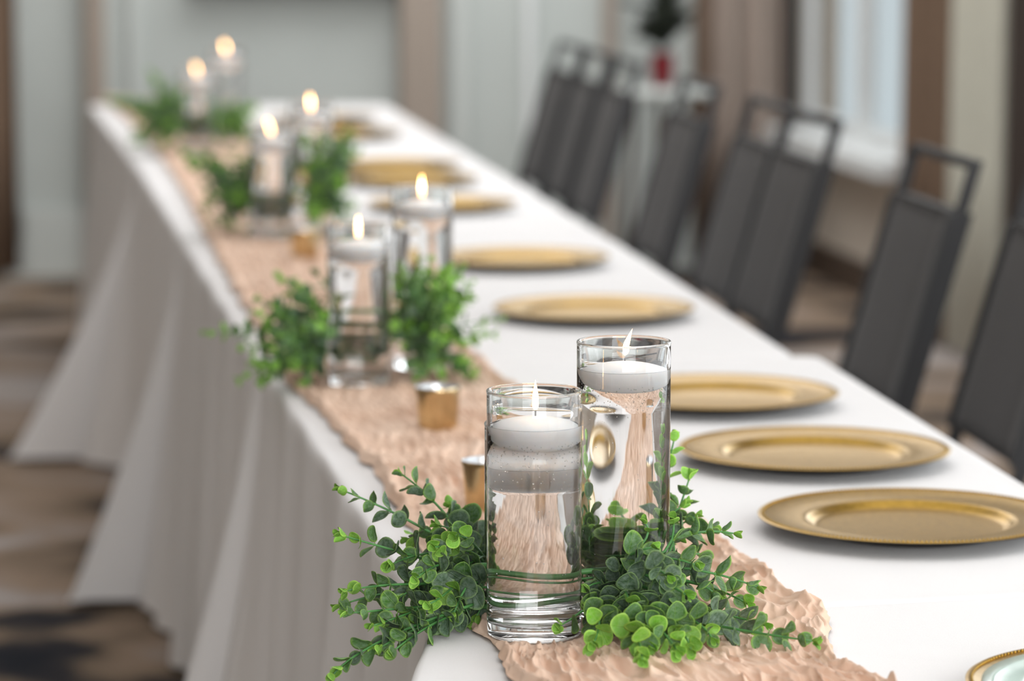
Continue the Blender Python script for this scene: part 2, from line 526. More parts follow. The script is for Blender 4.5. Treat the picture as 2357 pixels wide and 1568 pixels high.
curtain(-60, 38, M_cur_brown, MB, bs, 'brown curtain at the far left edge of the back wall')
curtain(1625, 1785, M_cur_taupe, MB, bs, 'taupe curtain on the back wall between the potted plant and the window')
curtain(1588, 1622, M_cur_brown, MB, bs, 'narrow brown curtain panel beside the potted plant')
curtain(1790, 1822, M_cur_dark, MB, bs, 'thin dark curtain in the corner left of the bright window')
curtain(2140, 2252, M_cur_brown, MR, rs, 'brown curtain on the right wall just after the bright window')
curtain(2254, 2385, M_cur_cream, MR, rs, 'pale cream curtain between the brown and the dark curtain')
curtain(2388, 2520, M_cur_dark, MR, rs, 'dark brown curtain at the right edge of the picture')

# side table and plant in the corner
pp = Vector((.555, 12.55, 0))
st = empty('side_table', pp)
tag(st, 'small side table with pale top holding the red plant pot', 'table')
link('table_top', lathe('table_top', [(0, .715), (.2, .715), (.21, .722), (.21, .738), (.2, .745), (0, .745)], M_pale_trim, 40), st)
for k in range(3):
    a = k * 2 * PI / 3 + .4
    V, F = tube_arrays([(.12 * math.cos(a), .12 * math.sin(a), .715), (.17 * math.cos(a), .17 * math.sin(a), 0)], .014, 8)
    link('leg', mesh_from('leg', V, F, M_base), st)
pl = empty('potted_plant', pp + Vector((0, 0, .745)))
tag(pl, 'leafy dark plant in a red glazed pot on the side table', 'plant')
link('pot', lathe('pot', [(0, 0), (.03, 0), (.042, .03), (.047, .08), (.042, .12), (.047, .13), (.04, .13), (.035, .11), (0, .11)], M_red, 32), pl)
lfm = None


def leaf_mesh(name, mat, wid=1.0, cup=.12, fold=.1, tipp=.0, n=18):
    """one leaf of unit length: stalk end at the origin, blade towards +y, with a thickness"""
    rings = [0.0, .55, .86, 1.0]; top = []; V = []; F = []
    th = .018
    for side in (1, -1):
        base = len(V)
        for r in rings:
            m = 1 if r == 0 else n
            for k in range(m):
                a = 2 * PI * k / n - PI / 2
                x = .5 * wid * r * math.cos(a); y = .5 + .5 * r * math.sin(a)
                y2 = y + tipp * (max(0, y - .5) ** 2) * (1 - abs(math.cos(a)))
                z = cup * (r * r) - .0 + fold * abs(x) * 1.2 + .03 * math.sin(3 * a + 1) * r * r
                z += (th * side * (1 - .7 * r)) * .5
                V.append((x * (1 - .12 * (y - .5)), y2, z - cup * .9 * (1 if False else 0)))
        idx = [[base]] + [[base + 1 + q * n + k for k in range(n)] for q in range(3)]
        for k in range(n):
            k2 = (k + 1) % n
            f = [(idx[0][0], idx[1][k], idx[1][k2])]
            for q in (1, 2): f.append((idx[q][k], idx[q + 1][k], idx[q + 1][k2], idx[q][k2]))
            F += f if side == 1 else [tuple(reversed(g)) for g in f]
        top.append(idx[3])
    for k in range(n):
        k2 = (k + 1) % n
        F.append((top[0][k], top[1][k], top[1][k2], top[0][k2]))
    # stalk
    s0 = len(V)
    for (y, w) in ((-.12, .02), (.06, .03)):
        V += [(-w, y, .02), (w, y, .02), (0, y, -.02)]
    z_off = cup + 0
    F += [(s0, s0 + 1, s0 + 4, s0 + 3), (s0 + 1, s0 + 2, s0 + 5, s0 + 4), (s0 + 2, s0, s0 + 3, s0 + 5)]
    V = [(x, y, z - (z_off * .8 * min(1, abs(y - .5) * 2) if i < s0 else 0)) for i, (x, y, z) in enumerate(V)]
    return mesh_from(name, V, F, mat)


LEAVES = [[leaf_mesh('leaf', m, w, c, f) for (w, c, f) in ((.94, .10, .10), (.84, .16, .16), (.98, .05, .14))] for m in LM]
LEAF_DARKPLANT = leaf_mesh('leaf', M_darkleaf, .5, .1, .2, .3)


def place_leaf(parent, mesh, p, d, nrm, size, name='leaf'):
    o = bpy.data.objects.new(name, mesh); COL.objects.link(o); o.parent = parent
    y = d.normalized(); z = (nrm - y * nrm.dot(y)).normalized(); x = y.cross(z)
    R = Matrix((x, y, z)).transposed().to_4x4()
    o.matrix_local = Matrix.Translation(p) @ R @ Matrix.Scale(size, 4)
    return o


for k in range(46):
    a = random.uniform(0, 2 * PI); el = random.uniform(.2, 1.45)
    d = Vector((math.cos(a) * math.cos(el), math.sin(a) * math.cos(el), math.sin(el)))
    h = random.uniform(.02, .26)
    place_leaf(pl, LEAF_DARKPLANT, Vector((d.x * .02, d.y * .02, .13 + h)), d, Vector((d.x, d.y, -1)) * -1, random.uniform(.09, .15))
V, F = tube_arrays([(0, 0, .1), (.01, .0, .25), (.0, .01, .42)], .01, 6)
link('stem', mesh_from('stem', V, F, M_darkleaf), pl)

# ------------------------------------------------------------------ tablecloths
T = .76
LE = [(3.12, -.071), (4.72, -.326), (6.8, -.66), (8.6, -.945), (10.45, -1.262), (11.2, -1.396)]
RE = [(3.2, .668), (3.89, .588), (4.42, .522), (5.03, .446), (5.105, .41), (5.74, .311), (6.68, .207), (8.11, .012), (11.2, -.415)]


def interp(tab, y):
    return float(np.interp(y, [a for a, _ in tab], [b for _, b in tab]))


def smooth01(x):
    x = np.clip(x, 0, 1); return x * x * (3 - 2 * x)


def cloth(name, quad, label, cat, folds, seed, corner=(.1, .1), flare=.03, efs=(1, 0, .12, 0)):
    """cloth over one table. quad = near-left, far-left, far-right, near-right corners of the top (x, y).
    The rim is walked round as a closed loop; each rim point carries a profile from the middle of the top over the
    rounded edge down to the floor with folds."""
    q = [np.array(c, float) for c in quad]
    rc = .022
    loop = []; nrm = []; cor = []; ef = []; cst = []; EFS = efs
    for e in range(4):
        p0, p1 = q[e], q[(e + 1) % 4]
        d = (p1 - p0); Ln = np.linalg.norm(d); d /= Ln; nn = np.array((-d[1], d[0]))
        m = max(20, int(Ln / .012))
        for i in range(m):
            t = rc + (Ln - 2 * rc) * i / (m - 1)
            loop.append(p0 + d * t); nrm.append(nn); cor.append(min(t, Ln - t)); cst.append(corner[0] if (t < Ln / 2) == (e == 0) else corner[1]); ef.append(EFS[e])
        # corner arc
        d2 = q[(e + 2) % 4] - p1; d2 /= np.linalg.norm(d2); n2 = np.array((-d2[1], d2[0]))
        c = p1 - d * rc + d2 * rc
        for k in range(1, 8):
            w = k / 8; v = nn * (1 - w) + n2 * w; v /= np.linalg.norm(v)
            loop.append(c + v * rc); nrm.append(v if EFS[e] and EFS[(e + 1) % 4] else (nn if EFS[e] >= EFS[(e + 1) % 4] else n2)); cor.append(0.0); cst.append(corner[1] if e in (0, 1) else corner[0]); ef.append(max(EFS[e] * (1 - w), EFS[(e + 1) % 4] * w) if not (EFS[e] and EFS[(e + 1) % 4]) else EFS[e] * (1 - w) + EFS[(e + 1) % 4] * w)
    loop = np.array(loop); nrm = np.array(nrm); cor = np.array(cor); ef = np.array(ef); cst = np.array(cst)
    # arc length
    sl = np.concatenate([[0], np.cumsum(np.linalg.norm(np.diff(loop, axis=0), axis=1))])
    n = len(loop)
    ctr = sum(q) / 4
    drops = np.array([0, .004, .009, .016, .026, .04, .06, .09, .13, .18, .24, .31, .38, .45, .52, .59, .66, .72, .752])
    ins = [1.0, .9, .75, .6, .45, .3, .2, .12, .06, .03, .012]
    rows = len(ins) + len(drops)
    P = np.zeros((n, rows, 3))
    for j, w in enumerate(ins):
        P[:, j, :2] = loop * (1 - w) + ctr * w
        P[:, j, 2] = T
    for j, w in enumerate(ins):
        x, y = P[:, j, 0], P[:, j, 1]
        P[:, j, 2] += .0012 * pnoise(x * 5, y * 5, seed) * (1 - w) + .0006 * pnoise(x * 14, y * 3, seed + 1)
    R = .009
    fold = np.sin(sl * folds * 2 * PI + 2.2 * pnoise(sl * 1.3, sl * 0, seed + 3)) * (.6 + .5 * pnoise(sl * 2.1, sl * 0 + 5, seed + 4))
    f2 = pnoise(sl * 11, sl * 0 + 9, seed + 5)
    for j, dz in enumerate(drops):
        a = min(1, dz / (R * 1.57))
        out = R * math.sin(a * PI / 2)
        down = R * (1 - math.cos(a * PI / 2)) if a < 1 else dz
        h = dz / .752
        widen = np.exp(-(cor / (.025 + .15 * h)) ** 2)
        amp = out + ef * (flare * h + fold * .046 * h ** .7 + f2 * .018 * h ** .6 + cst * widen * h ** 1.35)
        P[:, len(ins) + j, :2] = loop + nrm * amp[:, None]
        P[:, len(ins) + j, 2] = T - down
    # hem height varies a little
    P[:, -1, 2] = .012 + .012 * np.abs(f2)
    me = grid_mesh(name, P, M_cloth, closed_u=True)
    bm = bmesh.new(); bm.from_mesh(me); bmesh.ops.remove_doubles(bm, verts=bm.verts, dist=1e-5)
    bmesh.ops.recalc_face_normals(bm, faces=bm.faces); bm.to_mesh(me); bm.free()
    o = link(name, me); tag(o, label, cat, kind=None)
    return o


def quad(y0, y1, g=.004):
    return [(interp(LE, y0 + g), y0 + g), (interp(LE, y1 - g), y1 - g), (interp(RE, y1 - g) + .02, y1 - g + .05 * 0), (interp(RE, y0 + g) + .0, y0 + g)]


def fl_line(x):  # far edge of the near cross table
    return 3.117 + (x + .071) * .2535


Q1 = [(-.068, 3.139), (interp(LE, 4.94), 4.94), (.452, 5.03), (.668, fl_line(.668) + .02)]
cloth('tablecloth', Q1, 'white tablecloth of the long table under the front vases and nearest gold plates', 'tablecloth', 3.2, 3, (.05, .12))
cloth('tablecloth', [(interp(LE, 4.96) - .004, 4.96), (interp(LE, 6.79), 6.79), (.195, 6.79), (.415, 5.055)], 'white tablecloth of the second stretch of table, under the second vase pair', 'tablecloth', 2.6, 9, (.17, .08))
cloth('tablecloth', [(interp(LE, 6.81), 6.81), (interp(LE, 8.6), 8.6), (-.055, 8.6), (.19, 6.81)], 'white tablecloth of the third stretch of table, under the third vase pair', 'tablecloth', 2.4, 15, (.21, .10))
cloth('tablecloth', [(interp(LE, 8.62), 8.62), (-1.396, 11.25), (-.42, 11.25), (-.06, 8.62)], 'white tablecloth at the far end of the table, under the furthest vase pair', 'tablecloth', 2.2, 22, (.31, .03))
cloth('tablecloth', [(-.112, 2.3), (-.071, 3.117), (1.6, fl_line(1.6)), (1.75, 2.45)], 'white tablecloth of the near table set crosswise at the bottom of the picture', 'tablecloth', 2.4, 31, (.06, .06), efs=(1, 0, .3, 1))

# ------------------------------------------------------------------ vases positions
zR = T + .0065                      # height of things standing on the runner
VPOS = []
v0 = at(1229.5, 1460, zR)
VPOS.append((v0.x, v0.y))
VPOS.append((at(1436, 800, Y=3.15).x, 3.15))
VPOS.append((at(1221.5, 1000, Y=v0.y + .099).x, v0.y + .099))
MASKP = list(VPOS)


# ------------------------------------------------------------------ runner
def px_table(l): return [at(x, y, T) for x, y in l]


st_px = [((236, 232), (470, 236)), ((300, 285), (540, 285)), ((370, 365), (655, 365)), ((430, 460), (720, 460)), ((480, 560), (775, 560)),
         ((555, 700), (930, 700)), ((610, 800), (1050, 790)), ((655, 880), (1150, 870)), ((745, 965), (1270, 960)), ((815, 1052), (1390, 1040)),
         ((868, 1095), (1470, 1110)), ((915, 1190), (1590, 1195)), ((985, 1300), (1722, 1305)), ((1040, 1385), (1822, 1380)), ((1080, 1450), (1902, 1442)),
         ((1130, 1495), (1916, 1500)), ((1172, 1545), (1945, 1552)), ((1190, 1600), (2050, 1600)), ((1240, 1740), (2260, 1720))]
SL = np.array([at(*a, z=T)[:2] for a, b in st_px]); SR = np.array([at(*b, z=T)[:2] for a, b in st_px])


def catmull(P, n_per):
    out = []
    Pp = np.vstack([2 * P[0] - P[1], P, 2 * P[-1] - P[-2]])
    for i in range(1, len(Pp) - 2):
        p0, p1, p2, p3 = Pp[i - 1], Pp[i], Pp[i + 1], Pp[i + 2]
        m = n_per[i - 1]
        for k in range(m):
            t = k / m
            out.append(.5 * ((2 * p1) + (-p0 + p2) * t + (2 * p0 - 5 * p1 + 4 * p2 - p3) * t * t + (-p0 + 3 * p1 - 3 * p2 + p3) * t ** 3))
    out.append(P[-1])
    return np.array(out)


nper = []
for i in range(len(SL) - 1):
    d = max(np.linalg.norm(SL[i] - SL[i + 1]), np.linalg.norm(SR[i] - SR[i + 1]))
    yy = (SL[i][1] + SR[i][1]) / 2
    step = .0022 if yy < 4.0 else (.0045 if yy < 5.2 else .011)
    nper.append(max(4, int(d / step)))
CL = catmull(SL, nper); CR = catmull(SR, nper)
NT = 270
tt = np.linspace(0, 1, NT)
mid = (CL + CR) / 2
s_arc = np.concatenate([[0], np.cumsum(np.linalg.norm(np.diff(mid, axis=0), axis=1))])
s_arc = s_arc[-1] - s_arc
Sg, Tg = np.meshgrid(s_arc, tt * .33, indexing='ij')
# ragged edges
eL = .010 * pnoise(s_arc * 9, s_arc * 0 + 2, 40) + .0035 * pnoise(s_arc * 42, s_arc * 0, 41)
eR = .010 * pnoise(s_arc * 9, s_arc * 0 + 7, 42) + .0045 * pnoise(s_arc * 46, s_arc * 0 + 3, 43)
Wd = np.linalg.norm(CR - CL, axis=1)
near = smooth01((1.0 - Sg) / .55)            # stronger ruffles at the near end
wx = .030 * pnoise(Sg * 3, Tg * 5, 50) + .006 * pnoise(Sg * 9, Tg * 9, 58); wy = .05 * pnoise(Sg * 6 + 9, Tg * 8, 51)
rid = lambda a: 1 - np.abs(a) * 2.4
# long creases that run with the cloth, curl and fork; finer crinkle in between
h1 = rid(pnoise((Tg + wx) * 26, (Sg + wy) * 3.5, 52))
h2 = rid(pnoise((Tg + wx * 1.2) * 56, (Sg + wy * .6) * 8, 53))
h3 = rid(pnoise((Tg + wx * .8) * 125, (Sg + wy * .3) * 24, 54))
h4 = pnoise((Tg + wx) * 9, (Sg + wy) * 3, 55)
H = .0045 + (.0042 + .0022 * near) * h1 * (.6 + .5 * h4) + (.0042 + .0026 * near) * h2 * (.8 + .7 * pnoise(Tg * 14, Sg * 3.5, 59)) + (.0022 + .0020 * near) * h3 + .002 * h4
edge = np.minimum(tt, 1 - tt)[None, :]
hemroll = np.exp(-((edge - .03) / .022) ** 2) * (.0045 + .004 * pnoise(Sg * 6, Tg * 2, 57))
H = H + hemroll
H = np.maximum(H, .0012)
H *= .35 + .65 * smooth01(edge / .02)
XY = CL[:, None, :] * (1 - tt)[None, :, None] + CR[:, None, :] * tt[None, :, None]
dirv = (CR - CL) / Wd[:, None]
XY = XY + dirv[:, None, :] * (eL[:, None] * (1 - tt)[None, :] ** 3 + eR[:, None] * tt[None, :] ** 3)[:, :, None]
# lateral shear of the ruffles so that they lean over
gt = np.gradient(H, axis=1)
XY = XY + dirv[:, None, :] * (gt * .5 * np.clip(edge / .06, 0, 1))[:, :, None]
extra_mask = [(at(825, 890, T).x, at(825, 890, T).y)]
for (vx, vy) in VPOS + [tuple(at(*p)[:2]) for p in ((825, 568, zR + .1925), (971, 473, zR + .235))]:
    d = np.hypot(XY[..., 0] - vx, XY[..., 1] - vy)
    mk = smooth01((d - .046) / .03)
    H = np.minimum(H, .0045 + mk * .02)
P = np.dstack([XY, T + .0012 + H])
me = grid_mesh('table_runner', P, M_runner)
run = link('table_runner', me)
md = run.modifiers.new('s', 'SOLIDIFY'); md.thickness = .0008; md.offset = 0
tag(run, 'blush pink crinkled gauze runner along the left half of the white table', 'table runner')


# ------------------------------------------------------------------ vases and floating candles
def vase(x, y, z, r, h, water, label, detail=True, seg=96):
    root = empty('cylinder_vase', (x, y, z)); tag(root, label, 'vase', 'cylinder vases with floating candles')
    VLIST.append((x, y, r, z + h))
    w = .0024; tb = .013
    prof = [(0, .0012), (r * .7, .0012), (r * .8, 0), (r - .004, 0), (r - .0012, .0012), (r, .004)]
    prof += [(r, h * k / 10) for k in range(1, 10)]
    prof += [(r, h - .003), (r + .0004, h - .0012), (r - .0002, h), (r - w + .0002, h), (r - w - .0004, h - .0012), (r - w, h - .003)]
    prof += [(r - w, h * k / 10) for k in range(9, 1, -1)]
    prof += [(r - w, tb + .004), (r - w - .0012, tb + .0012), (r - w - .004, tb), (r * .5, tb - .0008), (0, tb - .001)]
    link('glass_body', lathe('glass_body', prof, M_glass, seg), root)
    wr = r - w + .0003
    wp = [(0, tb - .0013), (r * .5, tb - .0011), (wr - .004, tb - .0003), (wr - .001, tb + .001), (wr, tb + .004)]
    wp += [(wr, tb + (water - tb) * k / 6) for k in range(1, 6)]
    wp += [(wr, water + .0014), (wr - .0009, water + .0006), (wr - .0028, water), (r * .5, water), (0, water)]
    link('water', lathe('water', wp, M_water, seg), root)
    if detail:
        V = []; F = []
        bmx = bmesh.new(); bmesh.ops.create_icosphere(bmx, subdivisions=2, radius=1)
        bv = [v.co.copy() for v in bmx.verts]; bf = [tuple(v.index for v in f.verts) for f in bmx.faces]; bmx.free()
        for k in range(230):
            a = random.uniform(PI * 1.02, PI * 1.98)
            zz = water - .012 - abs(random.gauss(0, .017)) if k < 190 else random.uniform(.03, water - .02)
            if zz < .02: continue
            rad = random.choice((.00035, .0004, .0005, .0006)) * random.uniform(.7, 1.25)
            rr = wr - rad - .0004
            c = Vector((rr * math.cos(a), rr * math.sin(a), zz)); b0 = len(V)
            V += [c + b * rad for b in bv]; F += [tuple(i + b0 for i in f) for f in bf]
        o = link('bubbles', mesh_from('bubbles', V, F, M_bubble), root); o['kind'] = 'stuff'
    return root


def candle(x, y, z, r, label, lean=0.0, lit=True, fl=.024, seg=64, yaw=0.0, group='floating candles'):
    """z: height of the water line; the candle floats in it"""
    root = empty('floating_candle', (x, y, z)); tag(root, label, 'candle', group)
    prof = [(0, -.0225), (r * .62, -.0222), (r * .80, -.0205), (r * .91, -.0170), (r * .965, -.0115), (r * .99, -.005), (r, -.0005), (r * .985, .0012)]
    for k in range(1, 10):
        t = k / 10
        prof.append((r * (.985 - .925 * t), .0012 + .0092 * math.sin(t * PI / 2) ** .85))
    prof += [(0, .0104)]
    link('wax', lathe('wax', prof, M_wax, seg), root)
    top = .0104
    w = [(0, 0, top - .004), (0, 0, top + .003), (-.0008 + lean * .05, 0, top + .006), (-.0022 + lean * .1, 0, top + .0082)] if lean else \
        [(0, 0, top - .004), (0, 0, top + .003), (.0001, 0, top + .0085)]
    V, F = tube_arrays(w, .00085, 8)
    link('wick', mesh_from('wick', V, F, M_wick), root)
    if lit:
        n = 12; V = []; F = []; m = 14
        for i in range(n + 1):
            t = i / n
            rad = .0027 * (math.sin(PI * min(1, t * 1.0) ** .62)) * (1.15 - .35 * t) + 1e-5
            cx = lean * fl * t ** 1.4; zz = top + .006 + fl * t
            for k in range(m):
                a = 2 * PI * k / m
                V.append((cx + rad * math.cos(a), rad * math.sin(a), zz))
        for i in range(n):
            for k in range(m):
                F.append((i * m + k, i * m + (k + 1) % m, (i + 1) * m + (k + 1) % m, (i + 1) * m + k))
        F.append(tuple(range(m))[::-1]); F.append(tuple(n * m + k for k in range(m)))
        link('flame', mesh_from('flame', V, F, M_flame), root)
    return root


vase(VPOS[0][0], VPOS[0][1], zR, .0437, .228, .1945, 'clear cylinder vase of water nearest the camera, between the two eucalyptus bunches')
candle(VPOS[0][0] + .001, VPOS[0][1], zR + .1945, .0395, 'white floating candle with upright flame in the vase nearest the camera', 0, fl=.026)
vase(VPOS[1][0], VPOS[1][1], zR, .0441, .262, .235, 'tall clear cylinder vase of water just behind and right of the nearest vase')
candle(VPOS[1][0] + .001, VPOS[1][1], zR + .235, .0398, 'white floating candle with leaning flame in the tall vase of the front cluster', .32, fl=.022)
vase(VPOS[2][0], VPOS[2][1], zR, .0437, .1825, .145, 'short clear cylinder vase hidden behind the nearest vase', detail=False)
candle(VPOS[2][0] + .001, VPOS[2][1], zR + .145, .0395, 'white floating candle in the short vase, seen through the nearest vase', 0, fl=.020)

pairs = [(825, 568, 971, 473, 'second cluster', .0, .0), (625, 324, 716, 267, 'third cluster', -.35, -.1), (455, 183, 521, 131, 'furthest cluster', -.3, -.3)]
VP2 = []
for (xa, ya, xb, yb, nm, la, lb) in pairs:
    a_ = at(xa, ya, zR + .1925); b_ = at(xb, yb, zR + .235)
    VP2.append((a_, b_))
    vase(a_.x, a_.y, zR, .0437, .2245, .1925, 'shorter left cylinder vase of the ' + nm, detail=False, seg=64)
    candle(a_.x, a_.y, zR + .1925, .0395, 'lit floating candle in the left vase of the ' + nm, la, fl=.027, seg=40)
    vase(b_.x, b_.y, zR, .0441, .262, .235, 'taller right cylinder vase of the ' + nm, detail=False, seg=64)
    candle(b_.x, b_.y, zR + .235, .0395, 'lit floating candle in the tall right vase of the ' + nm, lb, fl=.028, seg=40)

# round mark sticker under the nearest vase
stk = tag(box_obj('care_sticker', (-.021, -.010, 0), (.021, .006, .0002), M_sticker), 'small white sticker with a ring mark under the nearest vase', 'sticker')
stk.location = (VPOS[0][0] + .002, VPOS[0][1] - .012, zR - .0006)
link('ring_mark', lathe('ring_mark', [(.0048, .0002), (.0048, .0004), (.0060, .0004), (.0060, .0002)], M_ink, 32), stk, (0, -.002, 0))


# ------------------------------------------------------------------ votive cups
def votive(px, py, label):
    x, Y, _ = at(px, py, zR)
    root = empty('votive_cup', (x, Y, zR - .001)); tag(root, label, 'votive cup', 'gold votive cups on the runner')
    prof = [(0, 0), (.018, 0), (.0225, .0015), (.0245, .005), (.0262, .025), (.0282, .052), (.0292, .0575), (.0288, .0585)]
    link('cup', lathe('cup', prof, M_votive, 48), root)
    link('lining', lathe('lining', [(.0288, .0585), (.0275, .0588), (.0268, .056), (.0245, .012), (.02, .006), (0, .006)], M_silver, 48), root)


votive(1008, 992, 'gold glass votive cup on the runner between the two nearest vase clusters')
votive(1122, 1176, 'gold glass votive cup half hidden behind the nearest vase')
votive(702, 596, 'blurred gold votive cup behind the left vase of the second cluster')


# ------------------------------------------------------------------ charger plates
def build_plate(centre_mat=None):
    R = .165
    topp = [(0, .0058), (.098, .0058), (.1035, .0066), (.1085, .0100), (.1115, .0132), (.116, .0142), (.120, .0138), (.140, .0152), (.157, .0176), (.1605, .0186), (.1635, .0189), (.165, .0180)]
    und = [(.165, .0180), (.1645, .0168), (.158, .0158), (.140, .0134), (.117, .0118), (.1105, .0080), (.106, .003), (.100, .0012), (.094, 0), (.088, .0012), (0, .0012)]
    return lathe('rim', topp, M_gold, 128), lathe('underside', und, M_underside, 96)


pm_top, pm_und = build_plate()
bv = bmesh.new(); bmesh.ops.create_icosphere(bv, subdivisions=1, radius=1)
_bv = [v.co.copy() for v in bv.verts]; _bf = [tuple(v.index for v in f.verts) for f in bv.faces]; bv.free()
V = []; F = []
for k in range(210):
    a = 2 * PI * k / 210; c = Vector((.1595 * math.cos(a), .1595 * math.sin(a), .0186)); b0 = len(V)
    V += [c + b * .0017 for b in _bv]; F += [tuple(i + b0 for i in f) for f in _bf]
bead_me = mesh_from('beading', V, F, M_gold)
PL = [(1185, 2096, 'nearest whole gold charger plate, cut by the right edge of the picture'),
      (1030, 1874, 'gold charger plate right of the tall front vase, second from the near end'),
      (900, 1650, 'gold charger plate partly hidden behind the tall front vase'),
      (706, 1367, 'gold charger plate directly above the tall front vase in the picture'),
      (589, 1200, 'gold charger plate just right of the tall vase of the second cluster'),
      (464, 1018, 'blurred gold charger plate behind the flame of the second cluster'),
      (408, 945, 'blurred gold charger plate, nearer of the close pair right of the third cluster'),
      (375, 912, 'blurred gold charger plate, further of the close pair right of the third cluster'),
      (303, 792, 'small blurred gold charger plate beyond the white gap, nearer of two'),
      (270, 745, 'furthest gold charger plate, near the far end of the table')]
for i, (py, px, lab) in enumerate(PL):
    x, Y, _ = at(px, py, T + .019)
    root = empty('charger_plate', (x, Y, T + .001), i * .7); tag(root, lab, 'plate', 'gold charger plates along the table')
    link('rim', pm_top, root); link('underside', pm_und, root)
    b = link('beading', bead_me, root); b['kind'] = 'stuff'
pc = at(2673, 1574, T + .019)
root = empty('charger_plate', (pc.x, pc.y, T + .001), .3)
tag(root, 'beaded gold charger at the bottom right corner, pale mint window reflection painted on its centre', 'plate')
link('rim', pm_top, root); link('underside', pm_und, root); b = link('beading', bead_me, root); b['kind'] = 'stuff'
link('centre', lathe('centre', [(0, .0068), (.098, .0068), (.1035, .0076), (.1085, .0109), (.1115, .0141), (.116, .0151), (.120, .0147), (.140, .0161), (.151, .0179), (.151, .0160)], M_mint_reflection, 128), root)  # mint layer over the gold, painted in place of a window reflection


# ------------------------------------------------------------------ chairs
def make_chair():
    """origin on the floor at the middle of the back; local -x towards the table, local y along the table"""
    root = empty('banquet_chair')
    Wd = .21
    zt, zs = .995, .46
    lean = lambda z: -.135 + .29 * max(0, z - zs) if z > zs else -.135 + .10 * (zs - z)
    def post(y, name):
        V = []; F = []
        zz = [0, .2, zs, .56, .565, .8, .904, .907, zt]
        for z in zz:
            c = lean(z); e = .010 if .564 < z < .905 else 0
            V += [(c - .009 - e, y - .009, z), (c + .011 + e, y - .009, z), (c + .011 + e, y + .009, z), (c - .009 - e, y + .009, z)]
        for i in range(len(zz) - 1):
            for k in range(4):
                F.append((i * 4 + k, i * 4 + (k + 1) % 4, i * 4 + 4 + (k + 1) % 4, i * 4 + 4 + k))
        F += [(3, 2, 1, 0), tuple(len(V) - 4 + k for k in range(4))]
        link(name, mesh_from(name, V, F, M_chair_frame, False), root)
    post(-Wd, 'back_post'); post(Wd, 'back_post')
    def rail(z, h, name='top_rail'):
        c = lean(z)
        box_obj(name, (c - .009, -Wd + .0, z - h), (c + .011, Wd, z), M_chair_frame, root, bevel=.003)
    rail(zt + .001, .017)
    # upholstered back
    n, m = 12, 8; rows = []
    V = []; F = []
    zb, ztp = .565, .908
    bm = bmesh.new()
    for side in (-1, 1):
        for i in range(n + 1):
            z = zb + (ztp - zb) * i / n
            for j in range(m + 1):
                y = -Wd + .009 + (2 * Wd - .018) * j / m
                puff = .007 * (1 - (2 * j / m - 1) ** 6) * (1 - (2 * i / n - 1) ** 8)
                V.append((lean(z) + .001 + side * (.0135 + puff), y, z))
    K = (n + 1) * (m + 1)
    for sd in (0, 1):
        for i in range(n):
            for j in range(m):
                a = sd * K + i * (m + 1) + j
                f = (a, a + 1, a + m + 2, a + m + 1)
                F.append(f if sd else f[::-1])
    for i in range(n):
        for j in (0, m):
            a = i * (m + 1) + j
            F.append((a, a + m + 1, K + a + m + 1, K + a))
    for j in range(m):
        for i in (0, n):
            a = i * (m + 1) + j
            F.append((a, a + 1, K + a + 1, K + a))
    bm.free()
    me = mesh_from('backrest', V, F, M_chair_fab)
    link('backrest', me, root)
    box_obj('seat', (-.45, -.215, .405), (-.155, .215, .475), M_seat, root, bevel=.022)
    box_obj('seat_frame', (-.44, -.205, .385), (-.14, .205, .407), M_chair_frame, root)
    for y in (-.19, .19):
        V, F = tube_arrays([(-.42, y, .39), (-.43, y, 0)], .0125, 8)
        link('leg', mesh_from('leg', V, F, M_chair_frame), root)
    return root


def copy_tree(o, parent=None):
    c = o.copy(); COL.objects.link(c)
    if parent: c.parent = parent
    for ch in o.children: copy_tree(ch, c)
    return c


chY = [5.2, 5.77, 6.84, 7.28, 8.12, 9.24, 9.76, 10.3]
chL = ['charcoal chair cut by the right edge of the picture, nearest the camera',
       'charcoal chair with open back slot standing alone right of the two nearest gold plates',
       'charcoal chair whose back slot frames the bright window sill',
       'charcoal chair just behind the one whose slot frames the window sill',
       'lone charcoal chair between the group of three and the window pair',
       'blurred charcoal chair, rightmost and nearest of the far group of three',
       'blurred charcoal chair, middle of the far group of three',
       'furthest charcoal chair, leftmost of the far group of three']
proto = make_chair()
for i, Y in enumerate(chY):
    o = proto if i == 0 else copy_tree(proto)
    x = .782 - .128 * (Y - 5.77) + (.055 if i == 0 else 0)
    yy = Y + .21
    o.location = (x - .128 * .21 - .01, yy, 0); o.rotation_euler = (0, 0, math.radians(7.3 + (i * 37 % 5 - 2) * .5))
    tag(o, chL[i], 'chair', 'banquet chairs along the right side of the table')


# ------------------------------------------------------------------ eucalyptus
def rot_about(v, ax, a): return Quaternion(ax, a) @ v


